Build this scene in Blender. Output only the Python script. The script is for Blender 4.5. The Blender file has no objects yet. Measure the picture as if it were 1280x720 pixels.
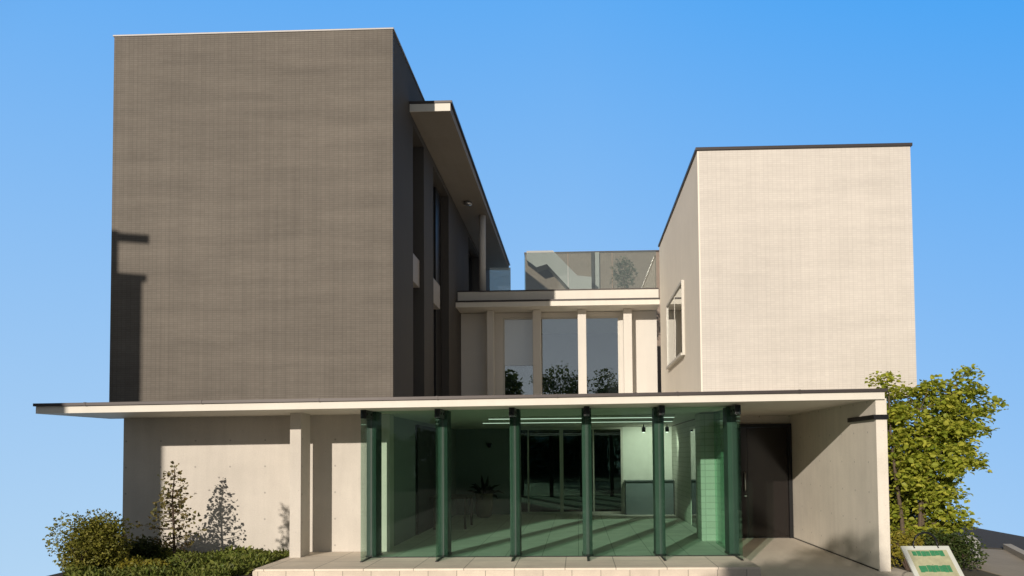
import bpy, bmesh, math, random
from mathutils import Vector, Matrix

scene = bpy.context.scene
col = scene.collection
rad = math.radians

# ------------------------------------------------------------------ camera
cd = bpy.data.cameras.new("camera")
cam = bpy.data.objects.new("camera", cd)
col.objects.link(cam)
cd.sensor_width = 36.0
cd.lens = 1000.0 / 1280.0 * 36.0
cd.shift_x = -0.03795
cd.shift_y = 0.1299
cd.clip_start = 0.05
cd.clip_end = 3000
RM = ((0.9994026, 0.01038026, 0.03296491),
      (0.03337035, -0.04166615, -0.99857416),
      (-0.00899194, 0.99907767, -0.04198765))
M = Matrix(RM).to_4x4()
M.translation = (0, 0, 1.65)
cam.matrix_world = M
scene.camera = cam

# ------------------------------------------------------------------ light
SUN = Vector((-0.35, -1.0, 0.284)).normalized()      # towards the sun
elev = math.asin(SUN.z)
azim = math.atan2(SUN.x, SUN.y)
world = bpy.data.worlds.new("World")
scene.world = world
world.use_nodes = True
wn, wl = world.node_tree.nodes, world.node_tree.links
wn.clear()
w_out = wn.new('ShaderNodeOutputWorld')
w_bg = wn.new('ShaderNodeBackground')
w_bg.inputs['Strength'].default_value = 0.15
sky = wn.new('ShaderNodeTexSky')
sky.sky_type = 'NISHITA'
sky.sun_disc = False
sky.sun_elevation = elev
sky.sun_rotation = azim % (2 * math.pi)
sky.altitude = 0
sky.air_density = 1.0
sky.dust_density = 0.3
sky.ozone_density = 1.6
tc = wn.new('ShaderNodeTexCoord')
sx = wn.new('ShaderNodeSeparateXYZ')
mx = wn.new('ShaderNodeMapRange'); mx.inputs[1].default_value = -0.12; mx.inputs[2].default_value = 0.62
mx.inputs[3].default_value = 0.30; mx.inputs[4].default_value = 0.95
cx = wn.new('ShaderNodeCombineXYZ')
wl.new(tc.outputs['Generated'], sx.inputs[0])
wl.new(sx.outputs[0], cx.inputs[0]); wl.new(sx.outputs[1], cx.inputs[1])
wl.new(sx.outputs[2], mx.inputs[0]); wl.new(mx.outputs[0], cx.inputs[2])
wl.new(cx.outputs[0], sky.inputs['Vector'])
# clear-day tint of the sky by elevation and azimuth (deeper to the right, darker away from the north)
tl = wn.new('ShaderNodeMath'); tl.operation = 'MULTIPLY_ADD'; tl.inputs[1].default_value = 0.33
xm = wn.new('ShaderNodeMath'); xm.operation = 'MAXIMUM'; xm.inputs[1].default_value = 0.0
wl.new(sx.outputs[0], xm.inputs[0]); wl.new(xm.outputs[0], tl.inputs[0]); wl.new(sx.outputs[2], tl.inputs[2])
tm = wn.new('ShaderNodeMapRange'); tm.inputs[1].default_value = -0.2; tm.inputs[2].default_value = 0.7
wl.new(tl.outputs[0], tm.inputs[0])
rp = wn.new('ShaderNodeValToRGB')
def lin(c): return tuple((v / 255 / 12.92) if v < 10 else ((v / 255 + .055) / 1.055) ** 2.4 for v in c)
stops = ((-.20, (184, 215, 240)), (-.12, (181, 214, 240)), (.07, (158, 203, 241)), (.30, (128, 189, 242)), (.48, (106, 178, 241)), (.60, (74, 164, 243)))
re_ = rp.color_ramp.elements
for q, (z, c) in enumerate(stops):
    t = (z + .2) / .9
    e = re_[0] if q == 0 else (re_[1] if q == len(stops) - 1 else re_.new(t))
    e.position = t; e.color = (*lin(c), 1)
wl.new(tm.outputs[0], rp.inputs[0])
sc = wn.new('ShaderNodeVectorMath'); sc.operation = 'SCALE'; sc.inputs['Scale'].default_value = 1.045 / .15
wl.new(rp.outputs[0], sc.inputs[0])
mm = wn.new('ShaderNodeMix'); mm.data_type = 'RGBA'; mm.inputs[0].default_value = .95
wl.new(sky.outputs[0], mm.inputs[6]); wl.new(sc.outputs[0], mm.inputs[7])
dm = wn.new('ShaderNodeMapRange'); dm.interpolation_type = 'SMOOTHSTEP'
dm.inputs[1].default_value = .52; dm.inputs[2].default_value = .745; dm.inputs[3].default_value = 0.0; dm.inputs[4].default_value = 1.0
wl.new(sx.outputs[1], dm.inputs[0])
mm2 = wn.new('ShaderNodeMix'); mm2.data_type = 'RGBA'
ml = wn.new('ShaderNodeVectorMath'); ml.operation = 'MULTIPLY_ADD'
ml.inputs[1].default_value = (.06, .06, .06)
bk = wn.new('ShaderNodeMapRange'); bk.interpolation_type = 'SMOOTHSTEP'      # brighter again towards the sun, dimmest across it
bk.inputs[1].default_value = -.2; bk.inputs[2].default_value = -.75; bk.inputs[3].default_value = .20; bk.inputs[4].default_value = 2.1
hz = wn.new('ShaderNodeMapRange'); hz.inputs[1].default_value = .04; hz.inputs[2].default_value = .36; hz.inputs[3].default_value = 1.45; hz.inputs[4].default_value = .75
wl.new(sx.outputs[2], hz.inputs[0])
bm_ = wn.new('ShaderNodeMath'); bm_.operation = 'MULTIPLY'; wl.new(bk.outputs[0], bm_.inputs[0]); wl.new(hz.outputs[0], bm_.inputs[1])
bc = wn.new('ShaderNodeVectorMath'); bc.operation = 'SCALE'; bc.inputs[0].default_value = (.94, 1.0, 1.08)
wl.new(bm_.outputs[0], bc.inputs['Scale'])
wl.new(sx.outputs[1], bk.inputs[0]); wl.new(bc.outputs[0], ml.inputs[2])
wl.new(mm.outputs[2], ml.inputs[0]); wl.new(ml.outputs[0], mm2.inputs[6]); wl.new(mm.outputs[2], mm2.inputs[7])
wl.new(dm.outputs[0], mm2.inputs[0])
wl.new(mm2.outputs[2], w_bg.inputs['Color'])
wl.new(w_bg.outputs[0], w_out.inputs['Surface'])

sd = bpy.data.lights.new("sun", 'SUN')
sd.energy = 4.1
sd.angle = rad(0.5)
sd.color = (1.0, 0.905, 0.79)
sun = bpy.data.objects.new("sun", sd)
col.objects.link(sun)
sun.rotation_euler = SUN.to_track_quat('Z', 'Y').to_euler()
sun.location = SUN * 60

scene.view_settings.view_transform = 'Standard'
scene.view_settings.look = 'None'
scene.view_settings.gamma = 1.0
scene.view_settings.exposure = 0.0
scene.view_settings.use_curve_mapping = False
scene.cycles.transparent_max_bounces = 16
scene.cycles.max_bounces = 10
scene.cycles.sample_clamp_indirect = 6.0

# ------------------------------------------------------------------ mesh helpers
ORG = {}          # world origin of each object built here


class MB:
    """collects boxes, tubes, prisms, leaves and links them as one mesh"""
    def __init__(self):
        self.v, self.f, self.m = [], [], []

    def add(self, vs, fs, mi=0):
        n = len(self.v)
        self.v += [tuple(p) for p in vs]
        for q in fs:
            self.f.append(tuple(i + n for i in q)); self.m.append(mi)

    def box(self, x0, x1, y0, y1, z0, z1, mi=0, bev=0.0):
        vs = [(x0, y0, z0), (x1, y0, z0), (x1, y1, z0), (x0, y1, z0),
              (x0, y0, z1), (x1, y0, z1), (x1, y1, z1), (x0, y1, z1)]
        fs = [(0, 3, 2, 1), (4, 5, 6, 7), (0, 1, 5, 4), (1, 2, 6, 5), (2, 3, 7, 6), (3, 0, 4, 7)]
        if bev <= 0:
            self.add(vs, fs, mi); return self
        bm = bmesh.new()
        bv = [bm.verts.new(p) for p in vs]
        for q in fs: bm.faces.new([bv[i] for i in q])
        bmesh.ops.bevel(bm, geom=bm.edges[:], offset=bev, segments=2, profile=0.6, affect='EDGES')
        bm.verts.index_update()
        self.add([v.co[:] for v in bm.verts], [[v.index for v in q.verts] for q in bm.faces], mi)
        bm.free()
        return self

    def prism(self, pts, axis, a, b, mi=0):
        """pts: outline in the two other axes (in xyz order), extruded along axis from a to b"""
        def P(p, t):
            if axis == 'x': return (t, p[0], p[1])
            if axis == 'y': return (p[0], t, p[1])
            return (p[0], p[1], t)
        n = len(pts)
        vs = [P(p, a) for p in pts] + [P(p, b) for p in pts]
        fs = [tuple(range(n))[::-1], tuple(range(n, 2 * n))]
        fs += [(i, (i + 1) % n, (i + 1) % n + n, i + n) for i in range(n)]
        self.add(vs, fs, mi); return self

    def tube(self, pts, radii, n=8, mi=0, cap=True):
        pts = [Vector(p) for p in pts]
        if not isinstance(radii, (list, tuple)): radii = [radii] * len(pts)
        rings = []
        for i, p in enumerate(pts):
            d = (pts[min(i + 1, len(pts) - 1)] - pts[max(i - 1, 0)]).normalized()
            up = Vector((0, 0, 1)) if abs(d.z) < 0.9 else Vector((1, 0, 0))
            s = d.cross(up).normalized(); t = s.cross(d)
            rings.append([p + (s * math.cos(2 * math.pi * k / n) + t * math.sin(2 * math.pi * k / n)) * radii[i] for k in range(n)])
        vs = [q for r in rings for q in r]
        fs = []
        for i in range(len(pts) - 1):
            for k in range(n):
                fs.append((i * n + k, i * n + (k + 1) % n, (i + 1) * n + (k + 1) % n, (i + 1) * n + k))
        if cap:
            fs.append(tuple(range(n))[::-1]); fs.append(tuple((len(pts) - 1) * n + k for k in range(n)))
        self.add(vs, fs, mi); return self

    def lathe(self, prof, c, n=24, mi=0):
        vs, fs = [], []
        for r, z in prof:
            for k in range(n):
                a = 2 * math.pi * k / n
                vs.append((c[0] + r * math.cos(a), c[1] + r * math.sin(a), c[2] + z))
        for i in range(len(prof) - 1):
            for k in range(n):
                fs.append((i * n + k, i * n + (k + 1) % n, (i + 1) * n + (k + 1) % n, (i + 1) * n + k))
        fs.append(tuple(range(n))[::-1])
        fs.append(tuple((len(prof) - 1) * n + k for k in range(n)))
        self.add(vs, fs, mi); return self

    def leaf(self, p, s, rng, flat=0.5, aspect=0.6, mi=0, direc=None):
        """one small folded leaf: two quads meeting on a midrib"""
        nrm = Vector((rng.gauss(0, 1) * (1 - flat), rng.gauss(0, 1) * (1 - flat), rng.gauss(0, 1) * (1 - flat) + flat * 1.4)).normalized()
        d = Vector(direc) if direc is not None else Vector((rng.gauss(0, 1), rng.gauss(0, 1), rng.gauss(0, .5) - .15))
        d = (d - nrm * d.dot(nrm))
        if d.length < 1e-4: d = Vector((1, 0, 0))
        d.normalize(); w = nrm.cross(d) * (s * aspect * .5)
        p = Vector(p); up = nrm * (s * .12)
        a, b = p, p + d * s - up
        m1 = p + d * s * .35; m2 = p + d * s * .7
        vs = [a, m1 + w + up, m2 + w * .8 + up, b, m2 - w * .8 + up, m1 - w + up, m1, m2]
        self.add(vs, [(0, 6, 1), (1, 6, 7, 2), (2, 7, 3), (0, 5, 6), (5, 4, 7, 6), (4, 3, 7)], mi)

    def build(self, name, mats, parent=None, smooth=False, origin=None):
        if not isinstance(mats, (list, tuple)): mats = [mats]
        if origin is None:
            xs = [p[0] for p in self.v]; ys = [p[1] for p in self.v]; zs = [p[2] for p in self.v]
            origin = ((min(xs) + max(xs)) / 2, (min(ys) + max(ys)) / 2, min(zs))
        o0 = Vector(origin)
        me = bpy.data.meshes.new(name)
        me.from_pydata([(p[0] - o0.x, p[1] - o0.y, p[2] - o0.z) for p in self.v], [], self.f)
        for m in mats: me.materials.append(m)
        me.polygons.foreach_set('material_index', self.m)
        if smooth: me.polygons.foreach_set('use_smooth', [True] * len(self.f))
        me.update()
        o = bpy.data.objects.new(name, me)
        col.objects.link(o)
        if parent is not None:
            o.parent = parent; o.location = o0 - ORG[parent.name]
        else:
            o.location = o0
        ORG[o.name] = o0
        return o


def thing(name, label, cat, loc, group=None):
    o = bpy.data.objects.new(name, None)
    col.objects.link(o); o.location = loc; o.empty_display_size = 0.2
    ORG[o.name] = Vector(loc)
    tag(o, label, cat, group); return o


def tag(o, label=None, cat=None, group=None, kind=None):
    if label: o['label'] = label
    if cat: o['category'] = cat
    if group: o['group'] = group
    if kind: o['kind'] = kind
    return o


def box(name, mat, parent, x0, x1, y0, y1, z0, z1, bev=0.0):
    return MB().box(x0, x1, y0, y1, z0, z1, 0, bev).build(name, mat, parent)

# ------------------------------------------------------------------ materials
def mat_new(name):
    m = bpy.data.materials.new(name); m.use_nodes = True
    n, l = m.node_tree.nodes, m.node_tree.links
    return m, n, l, n['Principled BSDF']


def wall_uv(n, l):
    """world position laid flat on whichever way the surface faces: (along, up)"""
    g = n.new('ShaderNodeNewGeometry')
    sp = n.new('ShaderNodeSeparateXYZ'); l.new(g.outputs['Position'], sp.inputs[0])
    sn = n.new('ShaderNodeSeparateXYZ'); l.new(g.outputs['True Normal'], sn.inputs[0])
    ax = n.new('ShaderNodeMath'); ax.operation = 'ABSOLUTE'; l.new(sn.outputs[0], ax.inputs[0])
    gt = n.new('ShaderNodeMath'); gt.operation = 'GREATER_THAN'; gt.inputs[1].default_value = .7; l.new(ax.outputs[0], gt.inputs[0])
    mxx = n.new('ShaderNodeMix'); l.new(gt.outputs[0], mxx.inputs[0]); l.new(sp.outputs[0], mxx.inputs[2]); l.new(sp.outputs[1], mxx.inputs[3])
    az = n.new('ShaderNodeMath'); az.operation = 'ABSOLUTE'; l.new(sn.outputs[2], az.inputs[0])
    gz = n.new('ShaderNodeMath'); gz.operation = 'GREATER_THAN'; gz.inputs[1].default_value = .7; l.new(az.outputs[0], gz.inputs[0])
    mz = n.new('ShaderNodeMix'); l.new(gz.outputs[0], mz.inputs[0]); l.new(sp.outputs[2], mz.inputs[2]); l.new(sp.outputs[1], mz.inputs[3])
    c = n.new('ShaderNodeCombineXYZ'); l.new(mxx.outputs[0], c.inputs[0]); l.new(mz.outputs[0], c.inputs[1])
    return c.outputs[0]


def noise(n, l, vec, scale, detail=4, rough=.6, stretch=None):
    t = n.new('ShaderNodeTexNoise'); t.inputs['Scale'].default_value = scale
    t.inputs['Detail'].default_value = detail; t.inputs['Roughness'].default_value = rough
    if stretch:
        mp = n.new('ShaderNodeMapping'); mp.inputs['Scale'].default_value = stretch
        l.new(vec, mp.inputs[0]); vec = mp.outputs[0]
    l.new(vec, t.inputs['Vector'])
    return t.outputs['Fac']


def remap(n, l, v, lo, hi, a=.25, b=.75):
    r = n.new('ShaderNodeMapRange'); l.new(v, r.inputs[0])
    r.inputs[1].default_value = a; r.inputs[2].default_value = b
    r.inputs[3].default_value = lo; r.inputs[4].default_value = hi
    return r.outputs[0]


def mul(n, l, *vs):
    o = vs[0]
    for v in vs[1:]:
        m = n.new('ShaderNodeMath'); m.operation = 'MULTIPLY'; l.new(o, m.inputs[0]); l.new(v, m.inputs[1]); o = m.outputs[0]
    return o


def tint(n, l, colr, fac):
    """colour (tuple or socket) times a scalar socket"""
    v = n.new('ShaderNodeVectorMath'); v.operation = 'SCALE'
    if isinstance(colr, tuple): v.inputs[0].default_value = colr[:3]
    else: l.new(colr, v.inputs[0])
    l.new(fac, v.inputs['Scale'])
    return v.outputs[0]


def tile(name, c1, c2, grout, w=.075, h=.0375, mortar=.004, rough=.55, bumpd=.25, band=.14):
    m, n, l, p = mat_new(name)
    uv = wall_uv(n, l)
    # slightly uneven courses, as on a hand-set mosaic
    wob = noise(n, l, uv, 1.0, 2, .5, (.9, .5, 1))
    wr = remap(n, l, wob, -.012, .012)
    cb = n.new('ShaderNodeCombineXYZ'); l.new(wr, cb.inputs[1])
    ad = n.new('ShaderNodeVectorMath'); ad.operation = 'ADD'; l.new(uv, ad.inputs[0]); l.new(cb.outputs[0], ad.inputs[1])
    b = n.new('ShaderNodeTexBrick'); b.offset = 0.0; b.squash = 1
    l.new(ad.outputs[0], b.inputs['Vector'])
    b.inputs['Color1'].default_value = (*c1, 1); b.inputs['Color2'].default_value = (*c2, 1); b.inputs['Mortar'].default_value = (*grout, 1)
    b.inputs['Scale'].default_value = 1; b.inputs['Mortar Size'].default_value = mortar; b.inputs['Mortar Smooth'].default_value = .3
    b.inputs['Brick Width'].default_value = w; b.inputs['Row Height'].default_value = h; b.inputs['Bias'].default_value = 0
    big = remap(n, l, noise(n, l, uv, 1.0, 5, .65, (.55, 3.4, 1)), 1 - band, 1 + band)
    ver = remap(n, l, noise(n, l, uv, 1.0, 3, .6, (11, .25, 1)), 1 - band * .55, 1 + band * .55)
    cl = remap(n, l, noise(n, l, uv, .35, 3), .95, 1.05)
    l.new(tint(n, l, b.outputs['Color'], mul(n, l, big, ver, cl)), p.inputs['Base Color'])
    p.inputs['Roughness'].default_value = rough; p.inputs['Specular IOR Level'].default_value = .12
    bp = n.new('ShaderNodeBump'); bp.inputs['Strength'].default_value = bumpd; bp.inputs['Distance'].default_value = .01
    iv = n.new('ShaderNodeMath'); iv.operation = 'SUBTRACT'; iv.inputs[0].default_value = 1; l.new(b.outputs['Fac'], iv.inputs[1])
    l.new(iv.outputs[0], bp.inputs['Height']); l.new(bp.outputs[0], p.inputs['Normal'])
    return m


def concrete(name, c, var=.08, holes=True, rough=.8):
    m, n, l, p = mat_new(name)
    uv = wall_uv(n, l)
    f1 = remap(n, l, noise(n, l, uv, .9, 6, .65), 1 - var, 1 + var)
    f2 = remap(n, l, noise(n, l, uv, 1.0, 4, .6, (7, .6, 1)), 1 - var * .5, 1 + var * .5)
    f3 = remap(n, l, noise(n, l, uv, 45, 3, .7), 1 - var * .6, 1 + var * .6)
    fac = mul(n, l, f1, f2, f3)
    if holes:      # form-tie holes on a .6 x .45 m grid and small air bubbles
        md = n.new('ShaderNodeVectorMath'); md.operation = 'MODULO'; md.inputs[1].default_value = (.62, .46, 1)
        off = n.new('ShaderNodeVectorMath'); off.operation = 'ADD'; off.inputs[1].default_value = (62.2, 46.12, 0)
        l.new(uv, off.inputs[0]); l.new(off.outputs[0], md.inputs[0])
        ds = n.new('ShaderNodeVectorMath'); ds.operation = 'DISTANCE'; ds.inputs[1].default_value = (.31, .23, 0)
        l.new(md.outputs[0], ds.inputs[0])
        h1 = remap(n, l, ds.outputs['Value'], .62, 1.0, .012, .02)
        vo = n.new('ShaderNodeTexVoronoi'); vo.inputs['Scale'].default_value = 5.5; l.new(uv, vo.inputs['Vector'])
        h2 = remap(n, l, vo.outputs['Distance'], .8, 1.0, .03, .06)
        fac = mul(n, l, fac, h1, h2)
    l.new(tint(n, l, c, fac), p.inputs['Base Color'])
    p.inputs['Roughness'].default_value = rough
    bp = n.new('ShaderNodeBump'); bp.inputs['Strength'].default_value = .12; bp.inputs['Distance'].default_value = .02
    l.new(f3, bp.inputs['Height']); l.new(bp.outputs[0], p.inputs['Normal'])
    return m


def plain(name, c, rough=.5, metal=0.0, var=.06, scale=6, spec=.5):
    m, n, l, p = mat_new(name)
    g = n.new('ShaderNodeNewGeometry')
    f = remap(n, l, noise(n, l, g.outputs['Position'], scale, 5, .65), 1 - var, 1 + var)
    l.new(tint(n, l, c, f), p.inputs['Base Color'])
    p.inputs['Roughness'].default_value = rough; p.inputs['Metallic'].default_value = metal
    p.inputs['Specular IOR Level'].default_value = spec
    return m


def slabs(name, c, w, h, joint=.008, var=.08, offset=.0, rough=.75, dark=.45, org=(0, 0)):
    m, n, l, p = mat_new(name)
    uv = wall_uv(n, l)
    mp = n.new('ShaderNodeMapping'); mp.inputs['Location'].default_value = (org[0], org[1], 0); l.new(uv, mp.inputs[0])
    b = n.new('ShaderNodeTexBrick'); b.offset = offset
    l.new(mp.outputs[0], b.inputs['Vector'])
    b.inputs['Color1'].default_value = (*[k * (1 - var) for k in c], 1); b.inputs['Color2'].default_value = (*[k * (1 + var) for k in c], 1)
    b.inputs['Mortar'].default_value = (*[k * dark for k in c], 1)
    b.inputs['Scale'].default_value = 1; b.inputs['Mortar Size'].default_value = joint; b.inputs['Mortar Smooth'].default_value = .2
    b.inputs['Brick Width'].default_value = w; b.inputs['Row Height'].default_value = h
    f = remap(n, l, noise(n, l, uv, 2.5, 6, .7), .86, 1.12)
    f3 = remap(n, l, noise(n, l, uv, 60, 2, .7), .92, 1.08)
    l.new(tint(n, l, b.outputs['Color'], mul(n, l, f, f3)), p.inputs['Base Color'])
    p.inputs['Roughness'].default_value = rough
    return m


def glass(name, tintc, refl=.0, ior=1.5, rough=0.0, whiten=0.0, k=1.0):
    """thin pane: tinted see-through with Fresnel reflection"""
    m, n, l, p = mat_new(name)
    n.remove(p)
    out = n['Material Output']
    tr = n.new('ShaderNodeBsdfTransparent'); tr.inputs[0].default_value = (*tintc, 1)
    gl = n.new('ShaderNodeBsdfGlossy'); gl.inputs['Roughness'].default_value = rough; gl.inputs['Color'].default_value = (.95, .97, .96, 1)
    fr = n.new('ShaderNodeFresnel'); fr.inputs['IOR'].default_value = ior
    g = n.new('ShaderNodeNewGeometry')
    mad = n.new('ShaderNodeMath'); mad.operation = 'MULTIPLY_ADD'; mad.use_clamp = True; mad.inputs[1].default_value = k; mad.inputs[2].default_value = refl
    l.new(fr.outputs[0], mad.inputs[0])
    # float-glass waviness
    nz = n.new('ShaderNodeTexNoise'); nz.inputs['Scale'].default_value = 1.3; l.new(g.outputs['Position'], nz.inputs['Vector'])
    bp = n.new('ShaderNodeBump'); bp.inputs['Strength'].default_value = .05; bp.inputs['Distance'].default_value = .02
    l.new(nz.outputs['Fac'], bp.inputs['Height']); l.new(bp.outputs[0], gl.inputs['Normal'])
    mixs = n.new('ShaderNodeMixShader'); l.new(mad.outputs[0], mixs.inputs[0]); l.new(tr.outputs[0], mixs.inputs[1]); l.new(gl.outputs[0], mixs.inputs[2])
    last = mixs.outputs[0]
    if whiten:  # diffuse share that whitens the pane
        df = n.new('ShaderNodeBsdfDiffuse'); df.inputs['Color'].default_value = (*[min(1, k_ * (.9 if whiten > .5 else .5)) for k_ in tintc], 1)
        m2 = n.new('ShaderNodeMixShader'); m2.inputs[0].default_value = whiten
        l.new(last, m2.inputs[1]); l.new(df.outputs[0], m2.inputs[2]); last = m2.outputs[0]
    l.new(last, out.inputs['Surface'])
    return m


def leafmat(name, cols, trans=.35, rough=.5):
    m, n, l, p = mat_new(name)
    out = n['Material Output']
    g = n.new('ShaderNodeNewGeometry')
    r = n.new('ShaderNodeValToRGB'); l.new(g.outputs['Random Per Island'], r.inputs[0])
    e = r.color_ramp.elements
    for i, c in enumerate(cols):
        t = i / (len(cols) - 1)
        if i == 0: e[0].position = 0; e[0].color = (*c, 1)
        elif i == len(cols) - 1: e[-1].position = 1; e[-1].color = (*c, 1)
        else: k = e.new(t); k.color = (*c, 1)
    l.new(r.outputs[0], p.inputs['Base Color']); p.inputs['Roughness'].default_value = rough
    p.inputs['Specular IOR Level'].default_value = .3
    t = n.new('ShaderNodeBsdfTranslucent'); l.new(r.outputs[0], t.inputs[0])
    mx_ = n.new('ShaderNodeMixShader'); mx_.inputs[0].default_value = trans
    l.new(p.outputs[0], mx_.inputs[1]); l.new(t.outputs[0], mx_.inputs[2]); l.new(mx_.outputs[0], out.inputs['Surface'])
    return m


def emit(name, c, s):
    m, n, l, p = mat_new(name)
    p.inputs['Base Color'].default_value = (.8, .8, .8, 1)
    p.inputs['Emission Color'].default_value = (*c, 1); p.inputs['Emission Strength'].default_value = s
    return m

DARK_TILE = tile('dark_tile', (.146, .126, .104), (.156, .136, .113), (.114, .099, .083), band=.17)
PALE_TILE = tile('pale_tile', (.61, .562, .505), (.64, .592, .53), (.545, .50, .445), bumpd=.15, band=.075)
REAR_TILE = tile('rear_tile', (.27, .215, .175), (.31, .25, .205), (.2, .16, .13), band=.08)
LOBBY_TILE = tile('lobby_tile', (.48, .47, .41), (.52, .51, .45), (.38, .37, .33), w=.4, h=.12, mortar=.008, band=.05)
CONC = concrete('wall_concrete', (.56, .515, .455), var=.11)
CONC_LIT = concrete('sun_lightened_concrete', (.70, .645, .555), var=.11)  # wall concrete with sunlit brightness added into its colour
CONC_W = concrete('pale_concrete', (.64, .60, .54), var=.05, holes=False)
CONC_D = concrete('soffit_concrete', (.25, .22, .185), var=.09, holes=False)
FASCIA = concrete('fascia_paint', (.70, .655, .57), var=.05, holes=False, rough=.6)
FLASH = plain('dark_flashing', (.055, .045, .042), .45, .3)
COPING = plain('coping_metal', (.36, .34, .32), .5, .2)
FRAME_D = plain('dark_frame', (.022, .02, .02), .4, .3)
FRAME_L = plain('light_frame', (.55, .52, .46), .45, .1)
SPAND = plain('spandrel_panel', (.33, .30, .275), .6)
DOOR = plain('door_bronze', (.016, .013, .012), .14, .2, var=.12, scale=2)
STEEL = plain('steel', (.5, .5, .5), .3, .9)
BLACK = plain('black_metal', (.012, .012, .013), .4, .4)
GREEN_GLASS = glass('green_glass', (.76, .90, .83), .0, 1.5, k=.32)
FIN_GLASS = None
WIN_GLASS = glass('window_glass', (.82, .86, .86), .22, 1.5)
DARK_GLASS = glass('dark_window_glass', (.25, .28, .28), .05, 1.5)
PALE_PANE = glass('reflection_pale_glass', (.9, .95, .98), .22, 1.5, rough=.04, whiten=.6)  # diffuse paleness stands for a sky reflection in the pane
RAIL_GLASS = glass('railing_glass', (.80, .85, .83), .05, 1.5, whiten=.06)
STONE = slabs('terrace_stone', (.75, .66, .545), .74, .60, .007, .05, org=(.2, .05))
RISER = slabs('riser_stone', (.60, .52, .43), .42, .5, .006, .07, org=(.1, .3))
PAVE = concrete('porch_paving', (.70, .63, .53), var=.1, holes=False)
FLOOR = slabs('lobby_floor', (.64, .62, .56), .60, .60, .006, .05)
ASPH = plain('asphalt', (.055, .05, .048), .9, 0, .2, 30)
PATHM = concrete('path_paving', (.40, .34, .26), var=.14, holes=False)
KERBM = concrete('kerb_stone', (.52, .47, .40), var=.1, holes=False)
SOIL = plain('soil', (.06, .045, .03), .95, 0, .35, 9)
EARTH = plain('earth', (.10, .085, .05), .95, 0, .3, 3)
WHITE = plain('white_plaster', (.78, .76, .70), .7)
GREYW = concrete('grey_plaster', (.42, .42, .40), var=.06, holes=False)
SLATE = plain('slate_counter', (.16, .195, .2), .5)
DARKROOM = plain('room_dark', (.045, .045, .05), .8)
BARK = plain('bark', (.11, .08, .055), .9, 0, .3, 20)
TWIG = plain('twig', (.075, .05, .035), .9, 0, .3, 20)
POTM = plain('pot_clay', (.22, .17, .13), .7, 0, .15, 10)
BLINDM = plain('blind_fabric', (.80, .83, .86), .8)
CURT = plain('curtain_fabric', (.55, .50, .42), .85)
MAPLE = leafmat('maple_leaves', [(.19, .26, .03), (.40, .45, .05), (.60, .58, .09), (.28, .33, .035), (.48, .50, .08)], .45)
SHRUB_D = leafmat('dark_shrub_leaves', [(.03, .055, .012), (.06, .09, .02), (.04, .06, .015), (.09, .11, .03)], .25)
BUSH = leafmat('round_bush_leaves', [(.11, .12, .02), (.23, .23, .035), (.17, .16, .03), (.33, .30, .06)], .3)
SAPL = leafmat('sapling_leaves', [(.15, .12, .04), (.21, .18, .06), (.11, .115, .04), (.25, .18, .08)], .35)
COVER = leafmat('groundcover_leaves', [(.10, .14, .025), (.17, .21, .04), (.24, .26, .06), (.13, .15, .035)], .35)
YELL = leafmat('yellow_leaves', [(.26, .24, .03), (.34, .28, .04), (.18, .19, .03)], .35)
OLIVE = leafmat('olive_leaves', [(.13, .15, .10), (.19, .21, .15), (.10, .12, .08)], .2)
AGAVE = leafmat('agave_leaves', [(.02, .035, .02), (.035, .05, .03)], .1)
FAR = leafmat('far_leaves', [(.06, .09, .025), (.11, .14, .035), (.08, .11, .035)], .35)
LAMP = emit('strip_lamp', (1, .97, .88), .9)


FIN_GLASS = glass('fin_glass', (.80, .91, .86), .0, 1.5, k=.4)
COLM = plain('column_paint', (.085, .098, .09), .75, spec=.2)

# ------------------------------------------------------------------ setting: the ground
def build_ground():
    G = -0.145
    top = [(-22, -45), (-22, 8.0), (-9.0, 9.8), (-7.95, 11.5), (-7.98, 12.6), (-8.12, 13.6), (-8.3, 15), (-8.4, 34), (9.2, 34), (9.25, 16.5), (9.4, 10), (24, 6), (24, -45)]
    cxy = Vector((0, 5, 0))
    mb = MB()
    n = len(top)
    vs = [(x, y, G) for x, y in top]
    lvl = [(1.5, -3.2), (8, -14), (22, -32)]
    for d, z in lvl:
        for i, (x, y) in enumerate(top):
            v = Vector((x, y, 0)) - cxy; u = v.normalized()
            vs.append((x + u.x * d, y + u.y * d, z))
    fs = [tuple(range(n))[::-1]]
    for k in range(len(lvl)):
        for i in range(n):
            a, b = k * n + i, k * n + (i + 1) % n
            fs.append((a, b, b + n, a + n))
    mb.add(vs, fs)
    o = mb.build('ground', EARTH, origin=(0, 0, 0)); tag(o, kind='structure')
    bm = bmesh.new(); bm.from_mesh(o.data); bmesh.ops.recalc_face_normals(bm, faces=bm.faces[:]); bm.to_mesh(o.data); bm.free()
build_ground()

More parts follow.
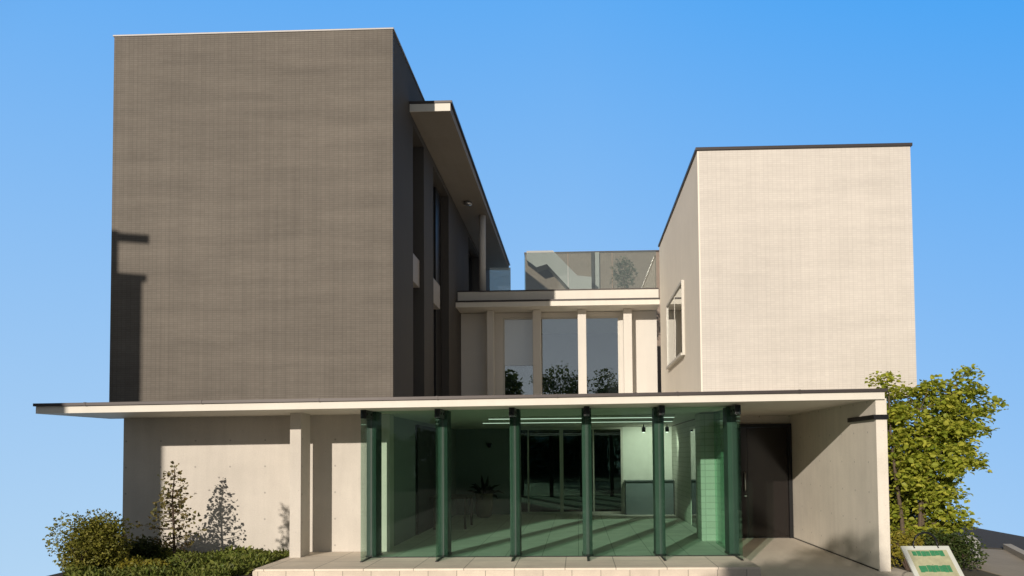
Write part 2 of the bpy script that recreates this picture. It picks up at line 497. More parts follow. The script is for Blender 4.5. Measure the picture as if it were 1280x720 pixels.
# paved forecourt in front of the step and through the porch
o = MB().prism([(-4.9, -6), (6.0, -6), (6.0, 9.5), (4.9, 12.0), (4.47, 17.0), (2.63, 17.0), (2.63, 11.7), (-4.9, 11.7)], 'z', -.20, -.130).build('pavement', PAVE); tag(o, kind='structure')
mb = MB(); mb.prism([(-4.80, 11.72), (2.62, 11.72), (2.62, 13.05), (-3.40, 13.05), (-3.40, 13.84), (-4.80, 13.84)], 'z', -.20, 0.0)
o = mb.build('terrace', [STONE]); tag(o, kind='structure')
o = MB().box(-4.80, 2.62, 11.70, 11.718, -.20, -.03).build('step', RISER); tag(o, kind='structure')
o = MB().prism([(-8.6, 9.9), (-4.82, 9.9), (-4.82, 13.84), (-7.98, 13.84), (-7.86, 12.6), (-7.84, 11.55)], 'z', -.25, -.07).build('planting_bed', SOIL); tag(o, kind='structure')
o = box('floor', FLOOR, None, -3.38, 2.6, 13.05, 22.3, -.2, -.002); tag(o, kind='structure')
o = MB().prism([(6.05, 10.0), (6.20, 10.0), (7.66, 14.75), (7.0, 15.2), (6.05, 15.2)], 'z', -.2, -.136).build('path', PATHM); tag(o, kind='structure')
o = MB().prism([(6.36, 10.0), (9.38, 10.0), (9.22, 16.5), (9.18, 33), (6.1, 33), (6.1, 15.3), (7.1, 15.3), (7.86, 14.9)], 'z', -.2, -.132).build('road', ASPH); tag(o, kind='structure')
o = MB().prism([(6.21, 10.0), (6.345, 10.0), (7.83, 14.85), (7.69, 14.85)], 'z', -.2, -.04).build('kerb', KERBM); tag(o, kind='structure')

# ------------------------------------------------------------------ the building
B = thing('modern_building', 'modern building with tall dark tiled wing, lower pale wing and green glass lobby between them', 'building', (-1.5, 13.85, -.145))

# --- dark wing
mb = MB()
TX0, TX1, TY0, TY1 = -8.0, -3.11, 13.4, 28.6
mb.box(TX0, -3.52, TY0, TY1, 2.56, 9.0)
mb.box(TX0 + 4.4805, TX1, TY0, TY0 + .06, 2.56, 9.0)
DW = mb.build('dark_wing', DARK_TILE, B)
SIDE_SHADE = concrete('shade_dark_side', (.066, .058, .051), var=.07, holes=False, rough=.85)  # plain wall; the side's shade is put into its near-black colour
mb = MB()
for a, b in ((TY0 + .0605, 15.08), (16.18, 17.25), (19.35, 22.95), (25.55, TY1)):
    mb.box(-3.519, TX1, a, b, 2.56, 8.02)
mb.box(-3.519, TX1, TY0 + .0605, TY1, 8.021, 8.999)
mb.build('side_wall', SIDE_SHADE, DW)
box('coping', COPING, DW, TX0 - .02, TX1 + .02, TY0 - .015, TY1 + .02, 9.0, 9.028, .005)


def side_window(y0, y1, mull, curtain=None):
    mb = MB()
    x = -3.40
    for zz0, zz1 in ((2.57, 5.08), (5.66, 8.01)):
        mb.box(x, x + .006, y0 + .05, y1 - .05, zz0, zz1, 1)
        fr = .055
        mb.box(x - .03, x + .05, y0, y0 + fr, zz0, zz1); mb.box(x - .03, x + .05, y1 - fr, y1, zz0, zz1)
        mb.box(x - .03, x + .05, y0 + fr, y1 - fr, zz0, zz0 + fr); mb.box(x - .03, x + .05, y0 + fr, y1 - fr, zz1 - fr, zz1)
        for t in mull:
            mb.box(x - .02, x + .045, y0 + (y1 - y0) * t - .025, y0 + (y1 - y0) * t + .025, zz0 + fr, zz1 - fr)
    w = mb.build('window', [FRAME_D, WIN_GLASS], DW)
    box('spandrel', SPAND, DW, -3.45, -3.2, y0 + .01, y1 - .01, 5.09, 5.65, .01)
    if curtain:
        a, b, z0, z1 = curtain
        mbc = MB()
        k = 14
        pts = [(-3.455 + .018 * math.sin(i * 2.2), a + (b - a) * i / k) for i in range(k + 1)]
        pts += [(p[0] - .006, p[1]) for p in pts[::-1]]
        mbc.prism([(p[0], p[1]) for p in pts], 'z', z0, z1)
        mbc.build('curtain', CURT, DW)
side_window(15.08, 16.18, (.5,))
side_window(17.25, 18.62, (.5,), (17.35, 18.3, 5.75, 6.9))
side_window(22.95, 25.55, (.33, .66), (24.4, 25.4, 5.75, 7.6))
box('wall_recess', FRAME_D, DW, -3.519, -3.30, 18.63, 19.34, 2.57, 8.01)
# eave along the right side of the dark wing
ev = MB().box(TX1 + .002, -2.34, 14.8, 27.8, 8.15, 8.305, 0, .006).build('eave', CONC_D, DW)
box('eave_fascia', FASCIA, DW, TX1 + .004, -2.335, 14.775, 14.798, 8.155, 8.30)
box('eave_flashing', FLASH, DW, TX1 + .004, -2.30, 14.76, 27.84, 8.307, 8.35)
MB().tube([(-2.52, 21.4, 5.93), (-2.52, 21.4, 8.149)], .09, 16).build('eave_post', CONC_W, DW, True)
MB().lathe([(.05, 0), (.11, .02), (.11, .07), (.06, .09)], (-2.75, 20.2, 8.06), 14).build('soffit_lamp', STEEL, DW, True)
MB().box(-2.46, -1.86, 22.6, 22.615, 5.93, 7.0).build('balcony_glass', glass('balcony_glass', (.8, .85, .83), .1, 1.5, whiten=.51), DW)  # strong diffuse share paints the whitish reflection into this pane

# --- pale wing
PX0, PX1, PY0, PY1 = 2.15, 5.835, 13.9, 20.4
mb = MB()
mb.box(PX0 + .03, PX1, PY0, PY1, 2.60, 6.95)
PW = mb.build('pale_wing', PALE_TILE, B)
SIDE_LIT = concrete('sun_lightened_plaster', (.84, .765, .655), var=.05, holes=False)  # smooth plaster, colour lightened to carry the sunlight on this side
box('side_wall', SIDE_LIT, PW, PX0, PX0 + .029, PY0 + .002, PY1, 2.60, 6.949)
box('roof_flashing', FLASH, PW, PX0 - .03, PX1 + .03, PY0 - .03, PY1 + .03, 6.952, 7.005, .006)
MB().box(4.66, 5.6, 15.6, 20.3, -.145, 2.598).build('ground_storey', CONC, PW)
# projecting box window on the court side
mb = MB()
wy0, wy1, wz0, wz1 = 15.85, 18.6, 3.60, 5.10
xo = PX0 - .055
mb.box(xo, PX0 - .002, wy0, wy0 + .03, wz0, wz1); mb.box(xo, PX0 - .002, wy1 - .05, wy1, wz0, wz1)
mb.box(xo, PX0 - .002, wy0 + .05, wy1 - .05, wz1 - .05, wz1); mb.box(xo - .03, PX0 - .002, wy0 + .05, wy1 - .05, wz0, wz0 + .05)
mb.box(xo + .02, PX0 - .004, (wy0 + wy1) / 2 - .03, (wy0 + wy1) / 2 + .03, wz0 + .05, wz1 - .05)
w = mb.build('box_window', [FRAME_L], PW)
mb = MB(); mb.box(PX0 - .03, PX0 - .024, wy0 + .06, wy1 - .06, wz0 + .06, wz1 - .06)
mb.build('pane', glass('court_glass', (.45, .55, .48), .15), PW)
box('window_lining', plain('lining_green', (.20, .24, .19), .7), PW, PX0 - .012, PX0 - .002, wy0 + .061, wy1 - .061, wz0 + .061, wz1 - .061)

# --- link block between the wings, upper floor
mb = MB()
LY = 21.3
mb.box(-3.10, -1.98, LY, LY + .2, 2.57, 5.46)
mb.box(1.16, 2.145, LY, LY + .2, 2.57, 5.46)
mb.box(-1.98, 1.16, LY, LY + .2, 5.34, 5.46)
mb.box(-3.10, 2.145, LY + .2, 25.9, 5.46, 5.72)
LK = mb.build('link_block', CONC_W, B)
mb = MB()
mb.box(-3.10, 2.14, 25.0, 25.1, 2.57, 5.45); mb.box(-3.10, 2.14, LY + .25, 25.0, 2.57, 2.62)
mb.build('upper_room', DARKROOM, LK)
box('parapet', FASCIA, LK, -3.10, 2.147, 20.72, 20.92, 5.70, 5.93, .008)
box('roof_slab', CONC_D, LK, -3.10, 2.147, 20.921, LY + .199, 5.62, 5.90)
box('parapet_coping', FLASH, LK, -3.10, 2.147, 20.70, 20.95, 5.931, 5.955)
mb = MB(); mb.box(-3.108, 2.147, 20.42, LY - .002, 5.47, 5.60, 0, .006); mb.build('eave', FASCIA, LK)
box('eave_flashing', FLASH, LK, -3.108, 2.147, 20.40, 21.25, 5.602, 5.64)
for a, b in ((-2.36, -2.18), (-1.15, -.93), (.04, .26), (1.24, 1.46)):
    box('column', CONC_W, LK, a, b, 20.92, 21.12, 2.57, 5.468, .01)
for i, (a, b) in enumerate(((-1.98, -1.06), (-1.0, .12), (.18, 1.16))):
    mb = MB(); fr = .05
    for q in ((a, a + fr, 2.6, 5.34), (b - fr, b, 2.6, 5.34), (a + fr, b - fr, 2.6, 2.6 + fr), (a + fr, b - fr, 5.34 - fr, 5.34)):
        mb.box(q[0], q[1], LY + .02, LY + .10, q[2], q[3])
    if i == 0:      # the first window's upper pane is painted pale like reflected sky
        mb.box(a + fr, b - fr, LY + .05, LY + .058, 2.6 + fr, 4.04, 1); mb.box(a + fr, b - fr, LY + .05, LY + .058, 4.045, 5.34 - fr, 2)
    else:
        mb.box(a + fr, b - fr, LY + .05, LY + .058, 2.6 + fr, 5.34 - fr, 1)
    mb.build('window', [FRAME_L, WIN_GLASS, PALE_PANE], LK)
box('roller_blind', BLINDM, LK, -1.92, -1.08, LY + .13, LY + .134, 4.05, 5.33)
box('mullion', FRAME_L, LK, -1.045, -1.015, LY + .03, LY + .09, 2.6, 5.34)
box('mullion', FRAME_L, LK, .135, .165, LY + .03, LY + .09, 2.6, 5.34)
for i in range(3):
    a = -1.36 + i * 1.165
    box('glass_balustrade', RAIL_GLASS, LK, a, a + 1.15, 20.97, 20.982, 5.956, 7.0)

# --- canopy and lobby roof
mb = MB()
mb.prism([(-8.38, 12.1), (4.60, 12.1), (4.60, 17.2), (2.62, 17.2), (2.62, 22.5), (-3.4, 22.5), (-3.4, 13.95), (-8.30, 13.95)], 'z', 2.405, 2.515)
mb.v = [(x, y, z + .0062 * (x + .3)) for x, y, z in mb.v]
CP = mb.build('canopy', FASCIA, B)
mb = MB()
mb.prism([(-8.40, 12.06), (4.63, 12.06), (4.63, 13.38), (-8.34, 13.38)], 'z', 2.517, 2.562)
for k in range(7): mb.box(-7.6 + 1.82 * k, -7.575 + 1.82 * k, 12.054, 13.2, 2.514, 2.567)
mb.v = [(x, y, z + .0062 * (x + .3)) for x, y, z in mb.v]
mb.build('roof_flashing', FLASH, CP)
for (yy, x0, x1) in ((15.6, -1.75, 1.9), (17.6, -2.1, 2.1)):
    h = MB().box(x0, x1, yy, yy + .16, 2.36, 2.404).build('ceiling_light', FRAME_L, CP)
    MB().box(x0 + .01, x1 - .01, yy + .012, yy + .148, 2.352, 2.3595).build('lamp_strip', LAMP, CP)

# --- ground floor walls
GW = MB()
GW.box(-8.0, -3.27, 13.85, 14.15, -.145, 2.404)
GW = GW.build('concrete_wall', CONC, B)
box('pier', CONC, B, -4.745, -4.56, 13.06, 13.52, -.1, 2.404, .006)
PWALL = box('porch_wall', CONC_LIT, B, 4.48, 4.645, 12.15, 17.05, -.145, 2.45, .006)
MB().box(4.44, 4.66, 12.125, 13.3, 2.135, 2.205).build('dark_band', BLACK, PWALL)  # dark band around the porch wall end
box('base_gap', BLACK, PWALL, 4.468, 4.479, 12.2, 16.9, -.129, -.112)
mb = MB(); mb.box(2.75, 3.32, 16.95, 17.15, -.145, 2.44); mb.box(3.3201, 4.479, 16.95, 17.15, 2.26, 2.44)
mb.build('porch_back_wall', CONC, B)
mb = MB()
mb.box(3.325, 3.40, 16.88, 17.0, -.13, 2.255); mb.box(4.40, 4.475, 16.88, 17.0, -.13, 2.255); mb.box(3.40, 4.40, 16.88, 17.0, 2.18, 2.255)
mb.box(3.402, 4.398, 16.925, 16.97, -.12, 2.178, 1)
mb.box(3.55, 3.562, 16.921, 16.925, -.12, 2.178)
DR = mb.build('door', [BLACK, DOOR], B)
MB().tube([(3.49, 16.92, .85), (3.49, 16.85, .88), (3.49, 16.85, 1.22), (3.49, 16.92, 1.25)], .014, 8).build('handle', STEEL, DR, True)
MB().lathe([(.03, 0), (.03, .02)], (3.5, 16.9, .74), 12).build('lock', STEEL, DR)

# --- lobby interior
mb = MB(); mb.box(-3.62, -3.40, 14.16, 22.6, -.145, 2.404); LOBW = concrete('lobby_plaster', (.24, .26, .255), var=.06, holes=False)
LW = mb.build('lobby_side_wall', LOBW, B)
mb = MB(); mb.box(-3.40, -3.35, 16.7, 18.9, 0, 2.3); mb.box(-3.384, -3.36, 17.75, 17.83, 0, 2.3, 1); mb.box(-3.384, -3.36, 16.7, 16.76, 0, 2.3, 1); mb.box(-3.384, -3.36, 18.84, 18.9, 0, 2.3, 1)
mb.build('interior_door', [DARKROOM, FRAME_L], LW)
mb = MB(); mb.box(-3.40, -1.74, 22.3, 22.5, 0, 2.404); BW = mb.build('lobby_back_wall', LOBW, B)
mb = MB(); mb.box(1.26, 2.615, 22.3, 22.5, 0, 2.404); mb.build('lobby_back_wall', WHITE, B)
mb = MB(); mb.lathe([(.03, 0), (.07, .1), (.07, .12)], (-2.45, 22.2, 1.86), 14); mb.build('wall_lamp', BLACK, BW)
mb = MB()
mb.box(-1.74, 1.26, 22.30, 22.40, 0, .06); mb.box(-1.74, 1.26, 22.30, 22.40, 2.34, 2.404)
for x, w in ((-1.74, .06), (-1.40, .04), (-.50, .10), (.42, .04), (1.20, .06)):
    mb.box(x, x + w, 22.30, 22.40, .06, 2.34)
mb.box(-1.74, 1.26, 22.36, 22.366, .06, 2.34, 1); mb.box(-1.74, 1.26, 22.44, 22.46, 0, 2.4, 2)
mb.build('sliding_window', [FRAME_L, DARK_GLASS, DARKROOM], B)
mb = MB(); mb.box(2.62, 2.745, 14.75, 22.5, -.145, 2.404); RW = mb.build('lobby_tile_wall', LOBBY_TILE, B)
box('tile_pier', LOBBY_TILE, RW, 2.32, 2.618, 15.2, 15.85, -.001, 2.404)
mb = MB()
mb.box(2.60, 2.618, 17.35, 17.42, 0, 2.25); mb.box(2.60, 2.618, 18.6, 18.66, 0, 2.25); mb.box(2.60, 2.618, 17.42, 18.6, 2.19, 2.25)
mb.box(2.608, 2.617, 17.42, 18.6, 0, 2.19, 1)
mb.build('inner_door', [FRAME_L, DARK_GLASS], RW)

for x in (1.7, 2.3):
    sp_ = MB().lathe([(.035, 0), (.05, .02), (.05, .12), (.012, .14), (.012, .2)], (x, 20.6, 2.205), 14).build('spotlight', BLACK, CP, True)
    MB().lathe([(.03, 0), (.03, .004)], (x, 20.6, 2.199), 12).build('spot_lens', emit('spot_lens', (1, .95, .85), 6), CP)
    ld = bpy.data.lights.new('spot_lamp', 'SPOT'); ld.energy = 70; ld.spot_size = rad(95); ld.spot_blend = .6; ld.color = (1, .94, .82); ld.shadow_soft_size = .03
    lo = bpy.data.objects.new('spot_lamp', ld); col.objects.link(lo); lo.parent = sp_
    lo.location = (0, 0, -.02); lo.rotation_euler = (rad(62), 0, 0)

# --- glass wall of the lobby, five bays between six fins
GY = 13.0
FX = [-3.39 + 1.18 * k for k in range(6)]
for k in range(5):
    MB().box(FX[k] + .022, FX[k + 1] - .022, GY, GY + .012, .012, 2.40).build('glass_pane', GREEN_GLASS, B)
box('side_glass', GREEN_GLASS, B, 2.50, 2.512, GY + .03, 14.74, .012, 2.40)
box('floor_channel', FRAME_D, B, FX[0], FX[5], GY - .012, GY + .024, 0, .011)


def fin_outline(y0, y1, z0, z1, r):
    p = []
    for cxx, cz, a0 in ((y1 - r, z0 + r, -90), (y1 - r, z1 - r, 0)):
        for i in range(7):
            a = rad(a0 + 15 * i); p.append((cxx + r * math.cos(a), cz + r * math.sin(a)))
    return [(y0, z0)] + p + [(y0, z1)]
for k in range(6):
    x = FX[k]
    fin = MB().prism(fin_outline(12.45, 12.998, .012, 2.37, .02), 'x', x - .009, x + .009).build('glass_fin', FIN_GLASS, B)
    mb = MB(); mb.box(x - .045, x + .045, 12.56, 12.99, 2.25, 2.402, 0, .006)
    for yy in (12.66, 12.88): mb.tube([(x - .055, yy, 2.32), (x + .055, yy, 2.32)], .02, 10)
    mb.build('clamp', BLACK, fin)
    mb = MB(); mb.box(x - .018, x + .018, 12.44, 12.995, 0.0, .014); mb.build('floor_shoe', FRAME_D, fin)
    cm = MB().box(x - .078, x + .078, 13.06, 13.44, .03, 2.404, 0, .004).build('column', COLM, B)
    box('base_plate', FRAME_D, cm, x - .09, x + .09, 13.045, 13.455, -.001, .029, .004)

# --- things in the lobby
pt = thing('potted_plant', 'dark spiky agave in round clay pot by the back wall inside the lobby', 'potted plant', (-2.50, 21.3, 0))
MB().lathe([(.14, 0), (.20, .05), (.23, .3), (.22, .55), (.24, .6), (.24, .64), (.20, .64), (.19, .58)], (-2.50, 21.3, 0), 24).build('pot', POTM, pt, True)
rng = random.Random(3)
mb = MB()
for i in range(22):
    a = rng.uniform(0, 6.28); el = rng.uniform(.35, 1.4); L = rng.uniform(.3, .55)
    d = Vector((math.cos(a) * math.cos(el), math.sin(a) * math.cos(el), math.sin(el)))
    mb.leaf((-2.50 + d.x * .05, 21.3 + d.y * .05, .6), L, rng, .2, .16, 0, d)
mb.build('leaves', AGAVE, pt)
tb = thing('side_table', 'low dark wooden table beside the left lobby wall behind green glass', 'table', (-2.85, 18.4, 0))
WOOD = plain('dark_wood', (.05, .035, .025), .45)
box('tabletop', WOOD, tb, -3.30, -2.45, 17.8, 19.0, .68, .73, .006)
for x in (-3.24, -2.55):
    for y in (17.86, 18.90): box('leg', WOOD, tb, x, x + .05, y, y + .05, 0, .679)
ct = thing('reception_counter', 'slate grey reception counter along the right of the lobby back wall', 'counter', (1.9, 22.0, 0))
box('body', SLATE, ct, 1.30, 2.59, 21.85, 22.27, 0, .90)
box('countertop', plain('counter_top', (.12, .14, .14), .3), ct, 1.28, 2.60, 21.80, 22.28, .901, .935, .005)

# ------------------------------------------------------------------ behind the building
RB = thing('rear_building', 'brown tiled building standing behind the roof terrace with a sloped grey slab', 'building', (.8, 27.5, -.145))
MB().box(-1.72, 5.2, 27.0, 31.0, -.145, 8.50).build('wall', REAR_TILE, RB)
box('roof_edge', FLASH, RB, -1.75, 5.23, 26.97, 31.03, 8.502, 8.55)
box('downpipe', BLACK, RB, .53, .63, 26.87, 26.99, 5.7, 8.49)
box('wall_recess', GREYW, RB, .66, .80, 26.90, 26.995, 5.7, 8.49)
mb = MB()
pts = [(-1.62, 8.40), (-.75, 8.40), (.05, 7.55), (.52, 7.50), (.52, 7.0), (-.1, 7.0), (-.95, 7.95), (-1.30, 7.85), (-1.62, 8.1)]
mb.prism(pts, 'y', 26.2, 26.99)
mb.build('sloped_slab', GREYW, RB)  # grey sloped shape standing against the rear wall
ot = thing('potted_tree', 'small grey green olive tree in tub behind the terrace glass', 'potted tree', (1.42, 23.6, 5.72))
MB().lathe([(.2, 0), (.26, .45), (.27, .48), (.22, .48)], (1.42, 23.6, 5.72), 20).build('tub', POTM, ot, True)
MB().tube([(1.42, 23.6, 6.15), (1.44, 23.6, 6.6), (1.40, 23.58, 7.0)], [.03, .022, .012], 8).build('trunk', BARK, ot)
mb = MB(); rng = random.Random(8)
for i in range(900):
    while True:
        q = Vector((rng.uniform(-1, 1), rng.uniform(-1, 1), rng.uniform(-1, 1)))
        if q.length < 1: break
    r = .36 + .08 * math.sin(q.x * 9 + q.z * 7)
    mb.leaf((1.42 + q.x * r, 23.6 + q.y * r, 7.0 + q.z * .52), rng.uniform(.06, .1), rng, .2, .35)
mb.build('foliage', OLIVE, ot)

# ------------------------------------------------------------------ planting
def tree(name, label, cat, base, stems, clusters, leafm, lsize, nleaf, disc, barkm=BARK, seed=1, group=None, flat=.6, aspect=.75, trunk_r=.04):
    """stems: list of polylines; clusters: centres of leaf sprays, each fed by a twig from the nearest stem point"""
    rng = random.Random(seed)
    t = thing(name, label, cat, base, group)
    tb_ = MB()
    spts = []
    for s in stems:
        s = [Vector(p) for p in s]
        k = len(s)
        tb_.tube(s, [trunk_r * (1 - .75 * i / (k - 1)) for i in range(k)], 8)
        for i in range(k - 1):
            for u in (0, .25, .5, .75): spts.append(s[i].lerp(s[i + 1], u))
        spts.append(s[-1])
    lf = MB()
    for c in clusters:
        c = Vector(c)
        best = min(spts, key=lambda p: (p - c).length + max(0, p.z - c.z) * 1.5)
        mid = best.lerp(c, .55) + Vector((rng.gauss(0, .03), rng.gauss(0, .03), -.02))
        tb_.tube([best, mid, c], [trunk_r * .28, trunk_r * .18, trunk_r * .08], 5)
        sc = rng.uniform(.7, 1.3)
        for i in range(int(nleaf * sc)):
            a = rng.uniform(0, 6.283); rr = math.sqrt(rng.random()) * disc[0] * sc
            p = c + Vector((rr * math.cos(a), rr * math.sin(a), rng.gauss(0, disc[1]) - .15 * rr))
            lf.leaf(p, lsize * rng.uniform(.5, 1.45), rng, flat, aspect)
    tb_.build('trunk', barkm, t)
    lf.build('crown', leafm, t)
    return t

# maple beside the right porch wall
rng = random.Random(21)
cl = []
def width(z):
    if z < .5: return 4.95, 5.95
    if z < 1.45: return 4.86, 6.12
    if z < 1.9: return 4.84, 6.35
    if z < 2.5: return 4.84, 6.50
    return 4.86, 6.38
while len(cl) < 165:
    z = rng.uniform(.25, 2.72); a, b = width(z)
    x = rng.uniform(a + .12, b - .12)
    if z > 2.5 and 5.0 < x < 5.6 and rng.random() < .75: continue
    if z < 1.3 and rng.random() < .45: continue
    cl.append((x, 12.95 + rng.uniform(-.5, .55), z))
cl += [(4.86, 12.8, 2.82), (4.95, 12.8, 2.66), (6.16, 12.8, 2.9), (6.05, 12.9, 2.75), (6.3, 12.9, 2.62), (5.6, 12.9, 2.66), (6.48, 12.8, 2.42), (5.7, 12.9, 2.74)]
stems = [[(5.18, 12.95, -.14), (5.14, 12.95, .6), (5.05, 12.93, 1.3), (4.98, 12.9, 2.0), (4.95, 12.85, 2.6)],
         [(5.45, 13.0, -.14), (5.50, 13.0, .7), (5.62, 12.98, 1.4), (5.85, 12.95, 2.1), (6.05, 12.9, 2.7)],
         [(5.40, 12.95, -.14), (5.42, 12.9, .8), (5.40, 12.9, 1.5), (5.45, 12.9, 2.3)],
         [(5.58, 13.0, .3), (5.85, 13.0, 1.0), (6.1, 12.95, 1.7), (6.35, 12.9, 2.3)]]
tree('maple_tree', 'yellow green maple with several thin stems beside the right porch wall', 'tree', (5.4, 12.95, -.14), stems, cl, MAPLE, .078, 84, (.21, .05), seed=5, trunk_r=.04)

# young sparse tree in front of the concrete wall
rng = random.Random(4)
cl = []
for i in range(46):
    t = i / 45.0; z = .12 + 1.25 * t; r = (.5 * (1 - t) ** .8 + .04) * rng.uniform(.55, 1.15)
    a = i * 2.4 + rng.uniform(-.3, .3)
    for rr in ((.55, 1.0) if t < .75 else (1.0,)):
        cl.append((-6.60 + r * rr * math.cos(a), 12.85 + .75 * r * rr * math.sin(a), z + .12 * rr))
tree('young_tree', 'thin sparse young tree with brownish leaves in front of the left concrete wall', 'tree', (-6.57, 12.85, -.07),
     [[(-6.55, 12.85, -.1), (-6.57, 12.85, .5), (-6.60, 12.85, 1.0), (-6.56, 12.85, 1.46)]], cl, SAPL, .058, 9, (.075, .04), TWIG, 9, trunk_r=.026, flat=.3)
# slim sapling standing nearer, out of frame; only its shadow shows on the wall
rng = random.Random(6)
cl = [(-7.12 + .2 * (1 - i / 40) * rng.uniform(-1, 1), 8.0 + rng.uniform(-.15, .15), 1.25 + 1.2 * i / 30) for i in range(30)]
tree('slim_sapling', 'slim bare stemmed sapling in the bed left of the paved forecourt', 'tree', (-7.1, 8.0, -.14),
     [[(-7.1, 8.0, -.15), (-7.13, 8.0, 1.2), (-7.1, 8.0, 2.45)]], cl, SAPL, .06, 9, (.07, .04), TWIG, 3, trunk_r=.022, flat=.3)


def bush(name, label, cx_, cy_, z0, rx, ry, h, leafm, n, size, seed, lumps=7, cat='shrub', group=None):
    rng = random.Random(seed)
    t = thing(name, label, cat, (cx_, cy_, z0), group)
    L = []
    for i in range(lumps):
        a = rng.uniform(0, 6.28); r = rng.uniform(.1, .6)
        L.append((cx_ + rx * r * math.cos(a), cy_ + ry * r * math.sin(a), z0 + h * rng.uniform(.35, .68), rng.uniform(.38, .55)))
    st = MB()
    for x, y, z, s in L:
        st.tube([(cx_, cy_, z0 - .03), ((cx_ + x) / 2, (cy_ + y) / 2, z0 + (z - z0) * .6), (x, y, z)], [.022, .014, .006], 6)
        for k in range(5):
            q = (x + rng.gauss(0, rx * .25), y + rng.gauss(0, ry * .25), z + rng.uniform(.0, h * .25))
            st.tube([(x, y, z - h * .1), q], [.007, .003], 4)
    st.build('stems', TWIG, t)
    lf = MB()
    for i in range(n):
        x, y, z, s = rng.choice(L)
        q = Vector((rng.gauss(0, 1), rng.gauss(0, 1), rng.gauss(0, 1))).normalized() * (rng.random() ** .35)
        p = Vector((x + q.x * rx * s * 1.15, y + q.y * ry * s * 1.15, z + q.z * h * s * .8))
        if p.z < z0: continue
        lf.leaf(p, size * rng.uniform(.6, 1.3), rng, .35, .55)
    lf.build('foliage', leafm, t)
    return t
bush('round_bush', 'large rounded olive green bush at the far left edge of the planting bed', -7.30, 11.85, -.12, .60, .5, .95, BUSH, 11000, .046, 5, 13)
bush('low_bush', 'low dark bush between the round bush and the young tree', -7.1, 12.9, -.1, .55, .4, .5, SHRUB_D, 3000, .045, 7)
bush('yellow_bush', 'small yellow leaved clump at the front of the planting bed', -6.5, 11.75, -.1, .40, .3, .27, YELL, 1500, .05, 11)
bush('green_clump', 'small mid green clump below the young tree', -6.15, 12.4, -.1, .5, .4, .27, COVER, 1300, .045, 13)
bush('wall_clump', 'low leafy clump at the foot of the concrete wall near the pier', -5.35, 13.2, -.1, .42, .35, .22, COVER, 800, .04, 15)
bush('porch_shrub', 'yellowish shrub at the foot of the maple by the porch wall end', 4.98, 12.35, -.14, .32, .3, .62, YELL, 1300, .055, 17)
bush('dark_shrub', 'dark green spreading shrub under the maple behind the sign board', 5.6, 12.3, -.14, .62, .4, .62, SHRUB_D, 3400, .05, 19, 9)
bush('back_shrub', 'dense dark shrub behind the maple stems near the path', 5.62, 14.4, -.14, .78, .4, 2.1, SHRUB_D, 9500, .065, 23, 18)

# ground cover: grass and low leaves nobody could count
rng = random.Random(31)
mb = MB()
for i in range(20000):
    x = rng.uniform(-7.86, -4.86); y = rng.uniform(10.6, 13.78)
    if y < 11.6 and x > -5.0 or x < -.645 * y: continue
    k = .5 + .5 * math.sin(x * 4.1 + 1.3 * math.sin(y * 3.0)) * math.sin(y * 5.2 + x)
    hgt = rng.uniform(.03, .07) + .09 * k * rng.random()
    d = Vector((rng.gauss(0, .8), rng.gauss(0, .8), .9))
    z = -.075 + rng.random() ** 1.5 * (.04 + .10 * k)
    mb.leaf((x, y, z), hgt, rng, .25, .45, 0, d)
o = mb.build('ground_cover', COVER, origin=(-6.7, 12.3, -.07)); tag(o, 'low green ground cover filling the planting bed', 'ground cover', kind='stuff')
# boulders under the shrubs on the right
for i, (x, y, s, lab) in enumerate(((6.12, 13.2, .28, 'pale grey boulder right of the maple among the shrubs'), (4.98, 13.4, .22, 'small grey boulder behind the porch wall end'))):
    rng = random.Random(40 + i)
    bm = bmesh.new(); bmesh.ops.create_icosphere(bm, subdivisions=3, radius=1)
    for v in bm.verts:
        k = 1 + .22 * math.sin(v.co.x * 3.1 + i) * math.cos(v.co.y * 2.7 + i) + .1 * math.sin(v.co.z * 6 + v.co.x * 5)
        v.co = Vector((v.co.x * s * 1.2 * k, v.co.y * s * k, v.co.z * s * .75 * k))
    bm.verts.index_update()
    mb = MB(); mb.add([(v.co.x + x, v.co.y + y, v.co.z + .05) for v in bm.verts], [[v.index for v in f.verts] for f in bm.faces]); bm.free()
    tag(mb.build('boulder', GREYW, None, True), lab, 'rock')

# ------------------------------------------------------------------ information board
SG = thing('information_board', 'slanted information board with green and tan panel on a post by the porch', 'sign', (3.85, 8.95, -.13))
def board(u0, u1, v0, v1, h0, h1, name, mat, parent):
    """a slab on the slanted face: u across, v down the slope from the top edge, h above the face"""
    O = Vector((3.56, 9.02, .605)); U = Vector((1, 0, 0)); V = Vector((.05, -.70, -.66)).normalized(); N = U.cross(V) * -1
    if N.z < 0: N = -N
    vs = [O + U * u + V * v + N * h for h in (h0, h1) for u, v in ((u0, v0), (u1, v0), (u1, v1), (u0, v1))]
    mb = MB(); mb.add(vs, [(0, 3, 2, 1), (4, 5, 6, 7), (0, 1, 5, 4), (1, 2, 6, 5), (2, 3, 7, 6), (3, 0, 4, 7)])
    return mb.build(name, mat, parent)
board(0, .52, 0, .62, -.02, 0, 'panel', plain('board_white', (.62, .64, .58), .4), SG)
tanm = plain('board_tan', (.44, .43, .27), .5, 0, .2, 14)
grn = plain('board_green', (.05, .24, .11), .5, 0, .25, 25)
sheet = board(.05, .47, .06, .58, .001, .004, 'print', tanm, SG)
for v0, v1, n_, k in ((.07, .15, 7, 1), (.27, .37, 8, 2), (.42, .50, 8, 3)):
    rr = random.Random(k); w_ = .34 / n_
    for q in range(n_):
        board(.085 + q * w_, .085 + (q + rr.uniform(.88, .98)) * w_, v0 + rr.uniform(0, .012), v1 - rr.uniform(0, .012), .005, .007, 'lettering', grn, sheet)
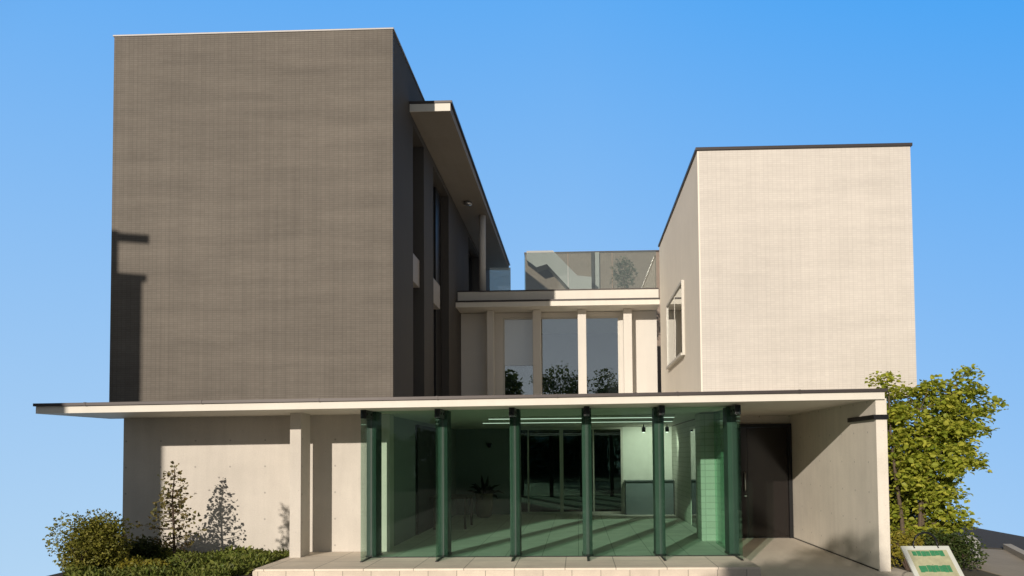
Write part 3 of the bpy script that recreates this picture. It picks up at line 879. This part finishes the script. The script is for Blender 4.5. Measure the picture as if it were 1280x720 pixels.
MB().tube([(3.82, 8.86, -.14), (3.82, 8.86, .43)], .035, 12).build('post', BLACK, SG)
MB().tube([(3.70, 9.0, .58)] + [(3.83 - .13 * math.cos(rad(a)), 9.03, .62 + .13 * math.sin(rad(a))) for a in range(0, 181, 15)] + [(3.96, 9.0, .58)], .011, 8).build('hoop', BLACK, SG, True)

# ------------------------------------------------------------------ behind the camera: what throws the long shadows and shows in the glass
NX, NY = -7.45 - .35 * 9.4, 4.0
NZ = 4.80 + .284 * 9.4
NB = thing('neighbouring_house', 'flat roofed grey neighbouring house with roof vent across the forecourt', 'house', (NX, NY, -.145))
MB().box(NX - 4, NX, NY - 5, NY, -.145, NZ - .06).build('wall', GREYW, NB)
box('roof', FLASH, NB, NX - 4.05, NX + .002, NY - 5.05, NY + .05, NZ - .058, NZ)
box('gutter_end', FLASH, NB, NX + .003, NX + .075, NY - .25, NY + .05, NZ - .06, NZ)
vx = NX - .55
MB().box(vx, vx + .15, NY - .2, NY - .06, NZ + .002, NZ + .76).build('vent_stack', FRAME_D, NB)
box('vent_arm', FRAME_D, NB, vx - .12, vx + .66, NY - .21, NY - .05, NZ + .60, NZ + .72)
for i in range(3):
    MB().box(NX + .002, NX + .03, NY - 4.3 + i * 1.4, NY - 3.4 + i * 1.4, 1.0, 2.3).build('window', FRAME_D, NB)
NB.rotation_euler.z = -math.atan(.35)


def far_tree(x, y, h, r, seed, label, low=.35):
    rng = random.Random(seed)
    t = thing('broadleaf_tree', label, 'tree', (x, y, -.145), 'trees across the forecourt behind the viewer')
    MB().tube([(x, y, -.2), (x + .1, y, h * .35), (x, y, h * .8)], [.16, .12, .03], 8).build('trunk', BARK, t)
    mb = MB()
    lumps = [(x + rng.uniform(-.6, .6) * r, y + rng.uniform(-.6, .6) * r, h * rng.uniform(low + .15, .86), rng.uniform(.3, .5) * r) for _ in range(12)]
    lumps.append((x, y, h - .45 * r * .8, .45 * r))
    for i in range(2600):
        a, b, c, s = rng.choice(lumps)
        q = Vector((rng.gauss(0, 1), rng.gauss(0, 1), rng.gauss(0, 1))).normalized() * (rng.random() ** .4) * s
        mb.leaf((a + q.x, b + q.y, c + q.z * .8), rng.uniform(.18, .34), rng, .3, .6)
    mb.build('crown', FAR, t)
for args in ((-4.75, -12.0, 7.6, 1.7, 1, 'slender dark tree nearest behind the viewer'),
             (2.6, -31, 9.6, 2.6, 2, 'round dark tree right behind the viewer'),
             (-9.5, -32, 10.0, 3.4, 3, 'tall dark tree left behind the viewer'),
             (-1.6, -34, 10.6, 3.2, 4, 'broad dark tree straight behind the viewer'),
             (13.5, -31, 9.4, 3.6, 5, 'tallest dark tree far right behind the viewer')):
    far_tree(*args)

# a low house and a long hedge across the street
HS = thing('low_house', 'low dark walled house across the street behind the viewer', 'house', (-4, -36, -.145))
MB().box(-11, 3, -40, -36, -.145, 4.2).build('wall', GREYW, HS)
MB().prism([(-40.5, 4.2), (-35.5, 4.2), (-38, 6.0)], 'x', -11.4, 3.4).build('roof', FLASH, HS)
for i in range(4):
    MB().box(-9.8 + 3.2 * i, -8.2 + 3.2 * i, -35.998, -35.95, .9, 2.3).build('window', FRAME_D, HS)
rng = random.Random(77)
mb = MB()
for i in range(15000):
    x = rng.uniform(-22, 23); h = 3.4 + .5 * math.sin(x * .7) + .3 * math.sin(x * 2.3)
    mb.leaf((x, -27 + rng.uniform(-.6, .6), rng.uniform(-.1, h)), rng.uniform(.25, .4), rng, .3, .7)
tag(mb.build('hedge', FAR), 'tall clipped dark hedge across the street behind the viewer', 'hedge')
